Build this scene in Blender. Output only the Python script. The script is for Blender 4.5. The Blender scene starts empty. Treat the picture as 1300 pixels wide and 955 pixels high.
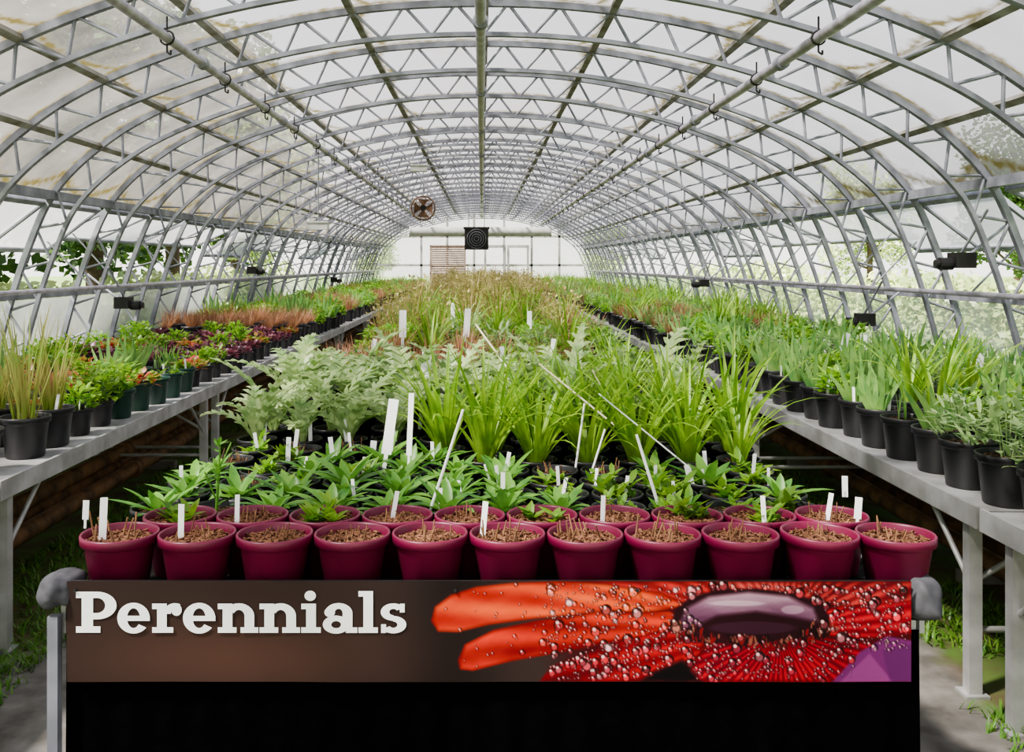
import bpy, math, random
import numpy as np
from mathutils import Vector, noise as mnoise
random.seed(7); rng=np.random.RandomState(5)
C=bpy.context.scene.collection
EYE=1.45; F=1200.0; VX,VY=612.0,335.0
BT=0.65   # bench top
# ------------------------------------------------------------------ materials
def newmat(n):
    m=bpy.data.materials.new(n); m.use_nodes=True
    nt=m.node_tree
    for x in list(nt.nodes): nt.nodes.remove(x)
    o=nt.nodes.new('ShaderNodeOutputMaterial')
    return m,nt,o
def N(nt,t,**k):
    n=nt.nodes.new(t)
    for a,b in k.items():
        setattr(n,a,b)
    return n
def lin(c):
    return tuple(((v/255.0)/12.92 if v/255.0<=0.04045 else ((v/255.0+0.055)/1.055)**2.4) for v in c)+(1.0,)
def noise_mix(nt,c1,c2,scale=8,detail=3,coord='Object',lo=0.35,hi=0.65):
    tc=N(nt,'ShaderNodeTexCoord'); nz=N(nt,'ShaderNodeTexNoise')
    nz.inputs['Scale'].default_value=scale; nz.inputs['Detail'].default_value=detail
    nt.links.new(tc.outputs[coord],nz.inputs['Vector'])
    cr=N(nt,'ShaderNodeValToRGB')
    cr.color_ramp.elements[0].position=lo; cr.color_ramp.elements[1].position=hi
    cr.color_ramp.elements[0].color=c1; cr.color_ramp.elements[1].color=c2
    nt.links.new(nz.outputs['Fac'],cr.inputs['Fac'])
    return cr.outputs['Color'],nz.outputs['Fac']
def solid(n,c1,c2=None,rough=0.5,metal=0.0,scale=8,bump=0.0,rnd=0.0,spec=0.5,lo=0.35,hi=0.65):
    m,nt,o=newmat(n)
    b=N(nt,'ShaderNodeBsdfPrincipled'); b.inputs['Roughness'].default_value=rough; b.inputs['Metallic'].default_value=metal
    b.inputs['Specular IOR Level'].default_value=spec
    col,fac=noise_mix(nt,lin(c1),lin(c2 if c2 else c1),scale,lo=lo,hi=hi)
    if rnd>0:
        oi=N(nt,'ShaderNodeObjectInfo'); hs=N(nt,'ShaderNodeHueSaturation'); mr=N(nt,'ShaderNodeMapRange')
        mr.inputs['To Min'].default_value=1-rnd; mr.inputs['To Max'].default_value=1+rnd
        nt.links.new(oi.outputs['Random'],mr.inputs['Value']); nt.links.new(mr.outputs[0],hs.inputs['Value'])
        nt.links.new(col,hs.inputs['Color']); col=hs.outputs['Color']
    nt.links.new(col,b.inputs['Base Color'])
    if bump>0:
        bp=N(nt,'ShaderNodeBump'); bp.inputs['Strength'].default_value=bump; bp.inputs['Distance'].default_value=0.01
        nt.links.new(fac,bp.inputs['Height']); nt.links.new(bp.outputs[0],b.inputs['Normal'])
    nt.links.new(b.outputs[0],o.inputs[0])
    return m
def leafmat(n,c1,c2,rnd=0.2,trans=0.45,scale=12,rough=0.4):
    m,nt,o=newmat(n)
    col,fac=noise_mix(nt,lin(c1),lin(c2),scale)
    oi=N(nt,'ShaderNodeObjectInfo'); hs=N(nt,'ShaderNodeHueSaturation'); mr=N(nt,'ShaderNodeMapRange')
    mr.inputs['To Min'].default_value=1-rnd; mr.inputs['To Max'].default_value=1+rnd
    nt.links.new(oi.outputs['Random'],mr.inputs['Value']); nt.links.new(mr.outputs[0],hs.inputs['Value'])
    nt.links.new(col,hs.inputs['Color'])
    b=N(nt,'ShaderNodeBsdfPrincipled'); b.inputs['Roughness'].default_value=rough
    nt.links.new(hs.outputs[0],b.inputs['Base Color'])
    t=N(nt,'ShaderNodeBsdfTranslucent'); nt.links.new(hs.outputs[0],t.inputs['Color'])
    mx=N(nt,'ShaderNodeMixShader'); mx.inputs[0].default_value=trans
    nt.links.new(b.outputs[0],mx.inputs[1]); nt.links.new(t.outputs[0],mx.inputs[2]); nt.links.new(mx.outputs[0],o.inputs[0])
    return m
def glassmat(n,lo=0.35,hi=0.75,tint=(214,214,206),edges=True,tcol=(.93,.95,.95,1)):
    m,nt,o=newmat(n); L=nt.links.new
    tc=N(nt,'ShaderNodeTexCoord')
    nz=N(nt,'ShaderNodeTexNoise'); nz.inputs['Scale'].default_value=1.6; nz.inputs['Detail'].default_value=6; L(tc.outputs['Object'],nz.inputs['Vector'])
    mr=N(nt,'ShaderNodeMapRange'); mr.inputs['From Min'].default_value=0.3; mr.inputs['From Max'].default_value=0.7
    mr.inputs['To Min'].default_value=lo; mr.inputs['To Max'].default_value=hi; L(nz.outputs['Fac'],mr.inputs['Value'])
    dif=N(nt,'ShaderNodeBsdfDiffuse'); tr=N(nt,'ShaderNodeBsdfTranslucent')
    base=N(nt,'ShaderNodeMix',data_type='RGBA'); base.inputs['A'].default_value=lin(tint); base.inputs['B'].default_value=lin((92,84,52))
    fac=mr.outputs[0]
    if edges:
        sp=N(nt,'ShaderNodeSeparateXYZ'); L(tc.outputs['UV'],sp.inputs[0])
        def math(op,a,b=None,c=None):
            q=N(nt,'ShaderNodeMath',operation=op)
            for i,v in enumerate((a,b,c)):
                if v is None: continue
                if isinstance(v,(int,float)): q.inputs[i].default_value=v
                else: L(v,q.inputs[i])
            return q.outputs[0]
        u=math('FRACT',sp.outputs[0]); 
        wn=N(nt,'ShaderNodeTexWhiteNoise',noise_dimensions='2D'); cb=N(nt,'ShaderNodeCombineXYZ'); L(math('FLOOR',sp.outputs[0]),cb.inputs[0]); L(math('FLOOR',sp.outputs[1]),cb.inputs[1]); L(cb.outputs[0],wn.inputs['Vector'])
        fac=math('ADD',fac,math('MULTIPLY',math('SUBTRACT',wn.outputs['Value'],0.5),0.16))
        du=math('SUBTRACT',u,0.5); du2=math('MULTIPLY',du,du)
        vv=math('ADD',sp.outputs[1],math('MULTIPLY',du2,0.5))
        v=math('FRACT',vv)
        n2=N(nt,'ShaderNodeTexNoise'); n2.inputs['Scale'].default_value=14; n2.inputs['Detail'].default_value=4; L(tc.outputs['Object'],n2.inputs['Vector'])
        e1=math('ABSOLUTE',math('SUBTRACT',v,0.5)); e2=math('ABSOLUTE',du)
        e=math('MAXIMUM',e1,math('SUBTRACT',e2,0.01))
        e=math('ADD',e,math('MULTIPLY',math('SUBTRACT',n2.outputs['Fac'],0.5),0.14))
        ms=N(nt,'ShaderNodeMapRange'); ms.inputs['From Min'].default_value=0.43; ms.inputs['From Max'].default_value=0.5; L(e,ms.inputs['Value'])
        L(ms.outputs[0],base.inputs['Factor'])
        fac=math('ADD',fac,math('MULTIPLY',ms.outputs[0],0.5)); fac=math('MINIMUM',fac,0.97); fac=math('MAXIMUM',fac,0.08)
    else:
        base.inputs['Factor'].default_value=0.0
    L(base.outputs['Result'],dif.inputs['Color']); L(base.outputs['Result'],tr.inputs['Color'])
    m1=N(nt,'ShaderNodeMixShader'); m1.inputs[0].default_value=0.5; L(dif.outputs[0],m1.inputs[1]); L(tr.outputs[0],m1.inputs[2])
    tp=N(nt,'ShaderNodeBsdfTransparent'); tp.inputs[0].default_value=tcol
    m2=N(nt,'ShaderNodeMixShader'); L(fac,m2.inputs[0]); L(tp.outputs[0],m2.inputs[1]); L(m1.outputs[0],m2.inputs[2])
    gl=N(nt,'ShaderNodeBsdfGlossy'); gl.inputs['Roughness'].default_value=0.15
    m3=N(nt,'ShaderNodeMixShader'); m3.inputs[0].default_value=0.05; L(m2.outputs[0],m3.inputs[1]); L(gl.outputs[0],m3.inputs[2])
    L(m3.outputs[0],o.inputs[0]); return m
M={}
M['alu']=solid('aluminium',(150,151,162),(112,113,122),0.55,0.2,6,0.1)
M['alu_moss']=solid('weathered_aluminium',(160,158,158),(104,98,76),0.6,0.15,5,0.2)
M['pipe']=solid('grey_pipe',(186,181,194),(148,143,152),0.4,0.3,10)
M['rust']=solid('rusty_pipe',(160,120,86),(100,78,60),0.7,0.0,9,0.3)
M['bench']=solid('galvanised_bench',(196,196,196),(158,157,154),0.45,0.3,7,0.1)
M['mat']=solid('painted_pot_gap_shade',(48,46,44),(30,29,28),0.95,0,30,0.3,0,0.1)  # near-black bench top colour, painted in for the shade between the pots
M['burg']=solid('burgundy_plastic',(114,24,60),(94,18,48),0.4,0,5,0,0.12)
M['black']=solid('black_plastic',(36,36,38),(25,25,27),0.4,0,5,0,0.2)
M['dgreen']=solid('dark_green_plastic',(20,66,52),(16,52,42),0.4,0,5)
M['soil']=solid('bark_mulch',(146,106,82),(60,38,28),0.95,0,90,0.8,0,0.1)
M['soild']=solid('dark_soil',(90,70,54),(38,29,22),0.95,0,90,0.8,0,0.1)
M['white']=solid('white_plastic_label',(250,250,248),(240,240,242),0.5)
M['cane']=solid('bamboo_cane',(225,216,190),(200,186,150),0.6)
M['iris']=leafmat('iris_leaf',(150,188,104),(100,152,84),0.2)
M['lily']=leafmat('daylily_leaf',(164,198,76),(108,156,54),0.15)
M['arti']=leafmat('artichoke_leaf',(190,208,150),(138,170,108),0.12)
M['rosette']=leafmat('rosette_leaf',(126,174,74),(80,132,58),0.18,0.38)
M['bush']=leafmat('leafy_green',(152,188,66),(90,144,48),0.3)
M['grey']=leafmat('grey_green_leaf',(160,184,126),(112,146,90),0.2)
M['reed']=leafmat('reed_leaf',(144,176,80),(188,166,112),0.15,.4,5)
M['sedge']=leafmat('brown_sedge',(190,146,110),(140,100,76),0.2,0.35)
M['tan']=leafmat('pale_stems',(208,184,134),(152,158,80),0.2,0.35)
M['redl']=leafmat('red_leaf',(190,64,70),(124,160,66),0.25,0.4,20)
M['purple']=leafmat('purple_leaf',(134,74,88),(96,56,68),0.25,0.35)
M['stem']=solid('dry_stem',(150,112,78),(106,76,54),0.8,0,30)
M['lawn']=solid('lawn_grass',(126,150,84),(94,122,62),0.9,0,3,0.2)
M['grass']=leafmat('grass_blade',(132,176,70),(84,136,52),0.2,0.35)
M['tree']=leafmat('tree_leaf',(96,124,64),(56,86,46),0.2,0.3,2)
M['treer']=leafmat('red_tree_leaf',(140,70,66),(90,50,46),0.2,0.3,2)
M['treey']=leafmat('pale_tree_leaf',(190,200,136),(146,168,104),0.2,0.4,2)
M['bark']=solid('tree_bark',(96,80,66),(60,50,42),0.9,0,6,0.4)
M['dark']=solid('dark_metal',(46,44,44),(32,31,31),0.5,0.3)
M['brown']=solid('brown_metal',(126,96,74),(96,74,58),0.5,0.3,20)
M['louvre']=solid('louvre_slats',(200,176,160),(172,150,134),0.6,0.0,10)
M['boxw']=solid('pale_enamel',(205,205,200),(185,185,180),0.5)
M['cloth']=solid('grey_cloth',(92,92,96),(62,62,66),0.95,0,14,0.3,0,0.1)
M['skirt']=solid('black_cloth',(6,6,7),(4,4,5),0.95,0,40,0.3,0,0.03)
M['concrete']=solid('concrete',(150,146,138),(118,114,106),0.9,0,5,0.3)
M['glass_roof']=glassmat('dirty_roof_glass',0.28,0.64,(150,147,146),True,(.60,.61,.64,1))
M['glass_wall']=glassmat('dirty_wall_glass',0.3,0.55,(190,194,196),edges=False,tcol=(.86,.89,.9,1))
M['glass_vent']=glassmat('frosted_vent_glass',0.72,0.88,(176,178,180),edges=False)
M['glass_end']=glassmat('end_wall_glass',0.2,0.35,(250,248,236),edges=False,tcol=(1,1,.98,1))
def floormat():
    m,nt,o=newmat('aisle_floor'); L=nt.links.new
    tc=N(nt,'ShaderNodeTexCoord'); sp=N(nt,'ShaderNodeSeparateXYZ'); L(tc.outputs['Object'],sp.inputs[0])
    a=N(nt,'ShaderNodeMath',operation='ABSOLUTE'); L(sp.outputs[0],a.inputs[0])
    nz=N(nt,'ShaderNodeTexNoise'); nz.inputs['Scale'].default_value=4; nz.inputs['Detail'].default_value=5; L(tc.outputs['Object'],nz.inputs['Vector'])
    s=N(nt,'ShaderNodeMath',operation='MULTIPLY_ADD'); L(nz.outputs['Fac'],s.inputs[0]); s.inputs[1].default_value=0.35; L(a.outputs[0],s.inputs[2])
    r=N(nt,'ShaderNodeMapRange'); r.inputs['From Min'].default_value=1.82; r.inputs['From Max'].default_value=1.91; L(s.outputs[0],r.inputs['Value'])
    c1,_=noise_mix(nt,lin((134,130,124)),lin((92,88,82)),7,6)
    c2,_=noise_mix(nt,lin((92,76,56)),lin((88,120,50)),5,6)
    mx=N(nt,'ShaderNodeMix',data_type='RGBA'); L(r.outputs[0],mx.inputs['Factor']); L(c1,mx.inputs['A']); L(c2,mx.inputs['B'])
    b=N(nt,'ShaderNodeBsdfPrincipled'); b.inputs['Roughness'].default_value=0.9; L(mx.outputs['Result'],b.inputs['Base Color'])
    bp=N(nt,'ShaderNodeBump'); bp.inputs['Strength'].default_value=0.4; L(nz.outputs['Fac'],bp.inputs['Height']); L(bp.outputs[0],b.inputs['Normal'])
    L(b.outputs[0],o.inputs[0]); return m
M['floor']=floormat()
# ------------------------------------------------------------------ mesh builder
class MB:
    def __init__(s): s.v=[]; s.f=[]; s.m=[]
    def quadstrip(s,rows,mi=0,closed=False):
        b=len(s.v); n=len(rows[0])
        for r in rows: s.v.extend([tuple(p) for p in r])
        for i in range(len(rows)-1):
            for j in range(n if closed else n-1):
                k=(j+1)%n
                s.f.append((b+i*n+j,b+i*n+k,b+(i+1)*n+k,b+(i+1)*n+j)); s.m.append(mi)
    def poly(s,pts,mi=0):
        b=len(s.v); s.v.extend([tuple(p) for p in pts]); s.f.append(tuple(range(b,b+len(pts)))); s.m.append(mi)
    def box(s,x0,y0,z0,x1,y1,z1,mi=0):
        b=len(s.v)
        s.v+=[(x0,y0,z0),(x1,y0,z0),(x1,y1,z0),(x0,y1,z0),(x0,y0,z1),(x1,y0,z1),(x1,y1,z1),(x0,y1,z1)]
        for q in ((0,3,2,1),(4,5,6,7),(0,1,5,4),(1,2,6,5),(2,3,7,6),(3,0,4,7)):
            s.f.append(tuple(b+i for i in q)); s.m.append(mi)
    def rod(s,p,q,r,n=6,mi=0,r2=None,cap=True):
        p=Vector(p); q=Vector(q); d=(q-p)
        if d.length<1e-6: return
        d.normalize(); a=d.orthogonal().normalized(); c=d.cross(a); r2=r if r2 is None else r2
        rows=[[p+(a*math.cos(t)+c*math.sin(t))*r for t in [2*math.pi*i/n for i in range(n)]],
              [q+(a*math.cos(t)+c*math.sin(t))*r2 for t in [2*math.pi*i/n for i in range(n)]]]
        s.quadstrip(rows,mi,True)
        if cap:
            s.poly(rows[0][::-1],mi); s.poly(rows[1],mi)
    def lathe(s,prof,n=32,mi=0,cx=0,cy=0):
        rows=[[(cx+r*math.cos(2*math.pi*i/n),cy+r*math.sin(2*math.pi*i/n),z) for i in range(n)] for r,z in prof]
        s.quadstrip(rows,mi,True)
    def blade(s,base,az,L,w,pitch,bend,seg=5,prof=None,fold=0.25,twist=0,mi=0):
        x,y,z=base; ca,sa=math.cos(az),math.sin(az); rows=[]
        for i in range(seg+1):
            t=i/seg; el=pitch-bend*t**1.3
            if i>0:
                ds=L/seg; x+=ca*math.cos(el)*ds; y+=sa*math.cos(el)*ds; z+=math.sin(el)*ds
            ww=w*(prof(t) if prof else (1-t**2.2))*0.5+0.0004
            tw=twist*t; sx,sy=-math.sin(az+tw),math.cos(az+tw)
            nx,ny,nz=-math.sin(el)*ca,-math.sin(el)*sa,math.cos(el)
            rows.append([(x+sx*ww,y+sy*ww,z),(x-nx*fold*ww,y-ny*fold*ww,z-nz*fold*ww),(x-sx*ww,y-sy*ww,z)])
        s.quadstrip(rows,mi)
    def lobed(s,base,az,L,w,pitch,bend,nl=7,mi=0):
        x,y,z=base; ca,sa=math.cos(az),math.sin(az); pts=[]; seg=nl*2+2
        for i in range(seg+1):
            t=i/seg; el=pitch-bend*t**1.2
            if i>0:
                ds=L/seg; x+=ca*math.cos(el)*ds; y+=sa*math.cos(el)*ds; z+=math.sin(el)*ds
            pts.append((Vector((x,y,z)),el,t))
        sd=Vector((-sa,ca,0)); rows=[]
        for p,el,t in pts:
            ww=w*0.10*(0.5+math.sin(math.pi*min(1,t*1.02)))
            rows.append([p+sd*ww,p-Vector((0,0,0.25*ww)),p-sd*ww])
        s.quadstrip(rows,mi)
        for k in range(nl):
            i=2+k*2; p,el,t=pts[i]; fwd=Vector((ca*math.cos(el),sa*math.cos(el),math.sin(el))); nrm=Vector((-math.sin(el)*ca,-math.sin(el)*sa,math.cos(el)))
            ln=w*0.5*math.sin(math.pi*(0.18+0.78*t))**0.8
            if t<.22: ln*=.5
            for sg in (1,-1):
                d=(sd*sg+fwd*0.9).normalized(); jit=random.uniform(-.1,.25)
                a=p-fwd*ln*0.14; b2=p+fwd*ln*0.26; mid=p+d*ln*0.55+nrm*ln*0.18*jit+nrm*ln*.08; tip=p+d*ln-nrm*ln*0.12
                q=fwd*ln*0.15
                s.poly([a,mid-q,mid+q,b2][::sg],mi); s.poly([mid-q,tip,mid+q][::sg],mi)
    def add(s,o,loc=(0,0,0),rot=0,sc=1,mo=0):
        b=len(s.v); c,sn=math.cos(rot),math.sin(rot)
        if not o.v: return
        a=np.array([tuple(p) for p in o.v])*sc
        x=a[:,0]*c-a[:,1]*sn+loc[0]; y=a[:,0]*sn+a[:,1]*c+loc[1]; z=a[:,2]+loc[2]
        s.v.extend(zip(x.tolist(),y.tolist(),z.tolist()))
        s.f.extend([tuple(i+b for i in f) for f in o.f]); s.m.extend([i+mo for i in o.m])
    def mesh(s,name,mats,smooth=True):
        me=bpy.data.meshes.new(name); me.from_pydata([tuple(p) for p in s.v],[],s.f)
        for m in mats: me.materials.append(m)
        if len(mats)>1: me.polygons.foreach_set('material_index',s.m)
        if smooth: me.polygons.foreach_set('use_smooth',[True]*len(me.polygons))
        me.update(); return me
def ob(name,me,parent=None,loc=(0,0,0),rot=(0,0,0),sc=None,**props):
    o=bpy.data.objects.new(name,me); C.objects.link(o); o.location=loc; o.rotation_euler=rot
    if sc: o.scale=(sc,sc,sc) if not hasattr(sc,'__len__') else sc
    if parent: o.parent=parent
    for k,v in props.items(): o[k]=v
    return o
def rodob(name,p,q,r,mat,parent,n=8):
    mb=MB(); mb.rod(p,q,r,n); return ob(name,mb.mesh(name,[M[mat]]),parent)
# ------------------------------------------------------------------ greenhouse profile
HP=[(0,1.80),(0.9,1.745),(1.8,1.56),(2.6,1.27),(3.12,.96),(3.5,.58),(3.72,.10),(3.88,-.40),(4.0,-.9),(4.08,-1.45)]
full=[(-x,h) for x,h in HP[::-1]]+HP[1:]
def cr(p0,p1,p2,p3,t):
    return tuple(0.5*((2*p1[i])+(-p0[i]+p2[i])*t+(2*p0[i]-5*p1[i]+4*p2[i]-p3[i])*t*t+(-p0[i]+3*p1[i]-3*p2[i]+p3[i])*t**3) for i in (0,1))
def dense(n=6):
    out=[]
    for i in range(len(full)-1):
        p0=full[max(i-1,0)]; p3=full[min(i+2,len(full)-1)]
        for k in range(n): out.append(cr(p0,full[i],full[i+1],p3,k/n))
    out.append(full[-1]); return out
PROF=dense()
def offset(P,d):
    out=[]
    for i,p in enumerate(P):
        a=P[max(i-1,0)]; b=P[min(i+1,len(P)-1)]
        tx,tz=b[0]-a[0],b[1]-a[1]; l=math.hypot(tx,tz); nx,nz=-tz/l,tx/l
        out.append((p[0]+nx*d,p[1]+nz*d))
    return out
def profat(h):
    for a,b in zip(PROF[len(PROF)//2:],PROF[len(PROF)//2+1:]):
        if b[1]<=h<=a[1]: return a[0]+(b[0]-a[0])*(a[1]-h)/(a[1]-b[1]+1e-9)
    return 4.0
def zatx(x):
    x=abs(x)
    for a,b in zip(PROF[len(PROF)//2:],PROF[len(PROF)//2+1:]):
        if a[0]<=x<=b[0]: return a[1]+(b[1]-a[1])*(x-a[0])/(b[0]-a[0]+1e-9)
    return 0.6
def chord(P,w,d,name):
    mb=MB(); A=offset(P,w/2); B=offset(P,-w/2); rows=[]
    for a,b in zip(A,B):
        rows.append([(a[0],-d/2,a[1]+EYE),(a[0],d/2,a[1]+EYE),(b[0],d/2,b[1]+EYE),(b[0],-d/2,b[1]+EYE)])
    mb.quadstrip(rows,0,True); mb.poly(rows[0]); mb.poly(rows[-1][::-1])
    return mb
TD=0.215
IN=offset(PROF,-TD)
outer_me=chord(PROF,0.045,0.045,'o').mesh('truss_outer_chord',[M['alu']],False)
inner_me=chord(IN,0.03,0.045,'i').mesh('truss_inner_chord',[M['alu']],False)
web=MB()
def resample(P,step):
    L=[0]
    for a,b in zip(P,P[1:]): L.append(L[-1]+math.hypot(b[0]-a[0],b[1]-a[1]))
    n=int(L[-1]/step); out=[]
    for k in range(n+1):
        s=L[-1]*k/n; i=max(j for j in range(len(L)) if L[j]<=s+1e-9); i=min(i,len(P)-2)
        t=(s-L[i])/(L[i+1]-L[i]); out.append((P[i][0]+(P[i+1][0]-P[i][0])*t,P[i][1]+(P[i+1][1]-P[i][1])*t))
    return out
RA=resample(PROF,0.18); RB=resample(IN,0.02)
RB=[RB[round(i*(len(RB)-1)/(len(RA)-1))] for i in range(len(RA))]
for i in range(len(RA)-1):
    p,q=(RA[i],RB[i+1]) if i%2==0 else (RB[i],RA[i+1])
    web.rod((p[0],0,p[1]+EYE),(q[0],0,q[1]+EYE),0.0115,6,0,cap=False)
web_me=web.mesh('truss_web',[M['alu']],True)
RIBS=[6.53+1.2*k for k in range(-7,23)]
for y in RIBS:
    e=ob('arched_truss',None,None,(0,y,0),label='grey aluminium arched roof truss with zigzag web, spanning greenhouse',category='truss',group='greenhouse arched trusses')
    ob('outer_chord',outer_me,e); ob('inner_chord',inner_me,e); ob('web_bracing',web_me,e)
Y0,Y1=RIBS[0],RIBS[-1]
def glazing(name,P,vfun,mat,y0=Y0,y1=Y1,nb=None):
    nb=nb or len(RIBS)-1; G=offset(P,0.035)
    me=bpy.data.meshes.new(name); V=[];Fc=[];UV=[]
    for j in range(nb+1):
        y=y0+(y1-y0)*j/nb
        for a in G: V.append((a[0],y,a[1]+EYE))
    n=len(G)
    for j in range(nb):
        for i in range(n-1):
            Fc.append((j*n+i,j*n+i+1,(j+1)*n+i+1,(j+1)*n+i)); UV+= [(j+.0001,vfun(P[i][0])),(j+.0001,vfun(P[i+1][0])),(j+.9999,vfun(P[i+1][0])),(j+.9999,vfun(P[i][0]))]
    me.from_pydata(V,[],Fc); l=me.uv_layers.new(name='UVMap'); l.data.foreach_set('uv',[c for p in UV for c in p])
    me.materials.append(mat); me.polygons.foreach_set('use_smooth',[True]*len(Fc)); 
    return ob(name,me,kind='structure')
def vf(x):
    K=[0,0.9,1.8,2.6,3.5]; a=abs(x)
    for i in range(4):
        if a<=K[i+1]: return (i+(a-K[i])/(K[i+1]-K[i]))+0.001
    return 4.0
roofP=[p for p in PROF if p[1]>=0.575]
c=glazing('ceiling',roofP,vf,M['glass_roof']); c['label']='curved dirty glass roof panes with mossy edges'
for sgn,nm in ((-1,'left'),(1,'right')):
    P=[p for p in PROF if p[1]<=-0.28 and p[1]>=-1.02 and p[0]*sgn>0]
    w=glazing('wall_'+nm,P,lambda x:abs(x),M['glass_wall']); w['label']='hazy glass side wall of greenhouse'
    mb=MB(); xa=profat(-1.0)+0.0; xb=4.1
    mb.quadstrip([[(sgn*(xa+.02),Y0,EYE-1.0),(sgn*(xb+.03),Y0,0)],[(sgn*(xa+.02),Y1,EYE-1.0),(sgn*(xb+.03),Y1,0)]])
    mb.quadstrip([[(sgn*(xa+.10),Y0,EYE-1.0),(sgn*(xb+.12),Y0,0)],[(sgn*(xa+.10),Y1,EYE-1.0),(sgn*(xb+.12),Y1,0)]])
    mb.quadstrip([[(sgn*(xa+.10),Y0,EYE-1.0),(sgn*(xa+.02),Y0,EYE-1.0)],[(sgn*(xa+.10),Y1,EYE-1.0),(sgn*(xa+.02),Y1,EYE-1.0)]])
    ob('baseboard_'+nm,mb.mesh('b',[M['concrete']],False),kind='structure',label='low concrete kerb wall')
def beam(name,x,h,w,t,mat,label,inn=0.0,y0=Y0-.05,y1=Y1+.02):
    mb=MB(); mb.box(-w/2,y0,-t/2,w/2,y1,t/2)
    return ob(name,mb.mesh(name,[mat],False),None,(x,0,EYE+h),label=label,category='beam',group='long roof purlins')
for x in (0.9,1.8,2.6,3.12):
    for s in (-1,1):
        o=beam('roof_purlin',s*x,zatx(x)-0.005,0.05,0.035,M['alu_moss'],'weathered grey metal purlin with mossy stains')
        o.rotation_euler[1]=s*math.atan2(zatx(x-.05)-zatx(x+.05),0.1)
beam('ridge_beam',0,1.79,0.09,0.05,M['alu_moss'],'mossy grey ridge beam along roof apex')
for s in (-1,1):
    beam('gutter_beam',s*3.52,0.56,0.08,0.07,M['alu'],'grey metal gutter beam between roof and side wall')
    beam('wall_rail',s*(profat(-0.27)-0.0),-0.27,0.06,0.05,M['alu'],'grey metal window sill rail on side wall')
    beam('wall_rail',s*(profat(-0.98)-0.0),-0.98,0.05,0.05,M['alu'],'grey metal lower rail on side wall')
    mb=MB(); mb.rod((s*3.55,Y0,EYE-0.22),(s*3.55,Y1,EYE-0.22),0.02,10)
    ob('vent_control_pipe',mb.mesh('p',[M['pipe']]),label='long grey vent control pipe along side wall',category='pipe')
wn=0
def vent(y0,y1,s,ang):
    global wn; wn+=1
    e=ob('window_%d'%wn,None,None,(s*3.56,0,EYE+0.50),kind='structure',label='open top-hung side vent window, grey frame')
    L=0.66; ca,sa=math.cos(ang),math.sin(ang)
    mb=MB()
    def pt(u,y,t=0): return (s*(u*ca+t*sa),y,-u*sa+t*ca)
    def bar(u0,u1,ya,yb,t=0.035):
        b=len(mb.v)
        for (u,y,tt) in ((u0,ya,0),(u1,ya,0),(u1,yb,0),(u0,yb,0),(u0,ya,t),(u1,ya,t),(u1,yb,t),(u0,yb,t)): mb.v.append(pt(u,y,tt))
        for q in ((0,3,2,1),(4,5,6,7),(0,1,5,4),(1,2,6,5),(2,3,7,6),(3,0,4,7)): mb.f.append(tuple(b+i for i in q)); mb.m.append(0)
    bar(0,0.05,y0,y1); bar(L-.05,L,y0,y1); bar(0.05,L-.05,y0,y0+.05); bar(.05,L-.05,y1-.05,y1); ym=(y0+y1)/2; bar(.05,L-.05,ym-.02,ym+.02)
    ob('sash_frame',mb.mesh('vf',[M['alu']],False),e)
    g=MB(); g.poly([pt(.03,y0+.03,.015),pt(L-.03,y0+.03,.015),pt(L-.03,y1-.03,.015),pt(.03,y1-.03,.015)])
    ob('pane',g.mesh('vp',[M['glass_vent']],False),e)
    for yy in (y0+.25,y1-.25): rodob('stay',pt(L*.75,yy),(0.0,yy,-0.70),0.008,'alu',e,6)
for i in range(1,len(RIBS)-2,2):
    for s in (-1,1):
        vent(RIBS[i]+.08,RIBS[i+2]-.08,s,0.42 if (i//2)%3 else 0.65)
def endwall(name,y,mat):
    mb=MB(); G=offset(PROF,.03); mb.poly([(p[0],y,p[1]+EYE) for p in G]); 
    return ob(name,mb.mesh(name,[mat],False),kind='structure',label='glazed end wall of greenhouse')
endwall('wall_far',Y1+.05,M['glass_end']); endwall('wall_rear',Y0-.08,M['glass_end'])
tn=0
def trim(x0,z0,x1,z1,y=Y1-.02,mat='boxw'):
    global tn; tn+=1; mb=MB(); mb.box(x0,y-.03,z0,x1,y+.03,z1); ob('trim_%d'%tn,mb.mesh('t',[M[mat]],False),kind='structure',label='pale end wall glazing bar')
ye=Y1
for px in (535,568,602,640,675,710):
    X=(px-VX)/F*ye; zt=zatx(X)+EYE-.05; trim(X-.04,0,X+.04,zt)
for hh in (0.95,-0.05,-0.9): trim(-profat(hh)+.05,EYE+hh-.04,profat(hh)-.05,EYE+hh+.04)
for i,(xa,xb) in enumerate(((0.05,.85),(.85,1.65))):
    e=ob('door_%d'%(i+1),None,None,(xa,Y1-.1,0),kind='structure',label='pale framed glass door in end wall')
    mb=MB(); w=xb-xa
    mb.box(.02,-.02,.02,.1,.02,2.1); mb.box(w-.1,-.02,.02,w-.02,.02,2.1); mb.box(.1,-.02,2.0,w-.1,.02,2.1); mb.box(.1,-.02,.02,w-.1,.02,.25); mb.box(.1,-.02,1.0,w-.1,.02,1.07)
    ob('door_frame',mb.mesh('df',[M['boxw']],False),e)
    rodob('handle',(w-.06 if i==0 else .06,-.06,.95),(w-.06 if i==0 else .06,-.06,1.15),.012,'dark',e)
mb=MB(); mb.box(0,0,-1.1,1.25,.06,.05); mb.box(0,0,.95,1.25,.06,1.0); mb.box(0,0,0,.05,.06,1); mb.box(1.2,0,0,1.25,.06,1)
for i in range(12):
    z=.06+i*.075; mb.quadstrip([[(.05,0,z),(1.2,0,z)],[(.05,.05,z+.065),(1.2,.05,z+.065)]])
ob('louvre_panel',mb.mesh('l',[M['louvre']],False),None,((545-VX)/F*32.5,Y1-.12,EYE-.35),label='pale brown slatted louvre panel at end wall',category='louvre')
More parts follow.
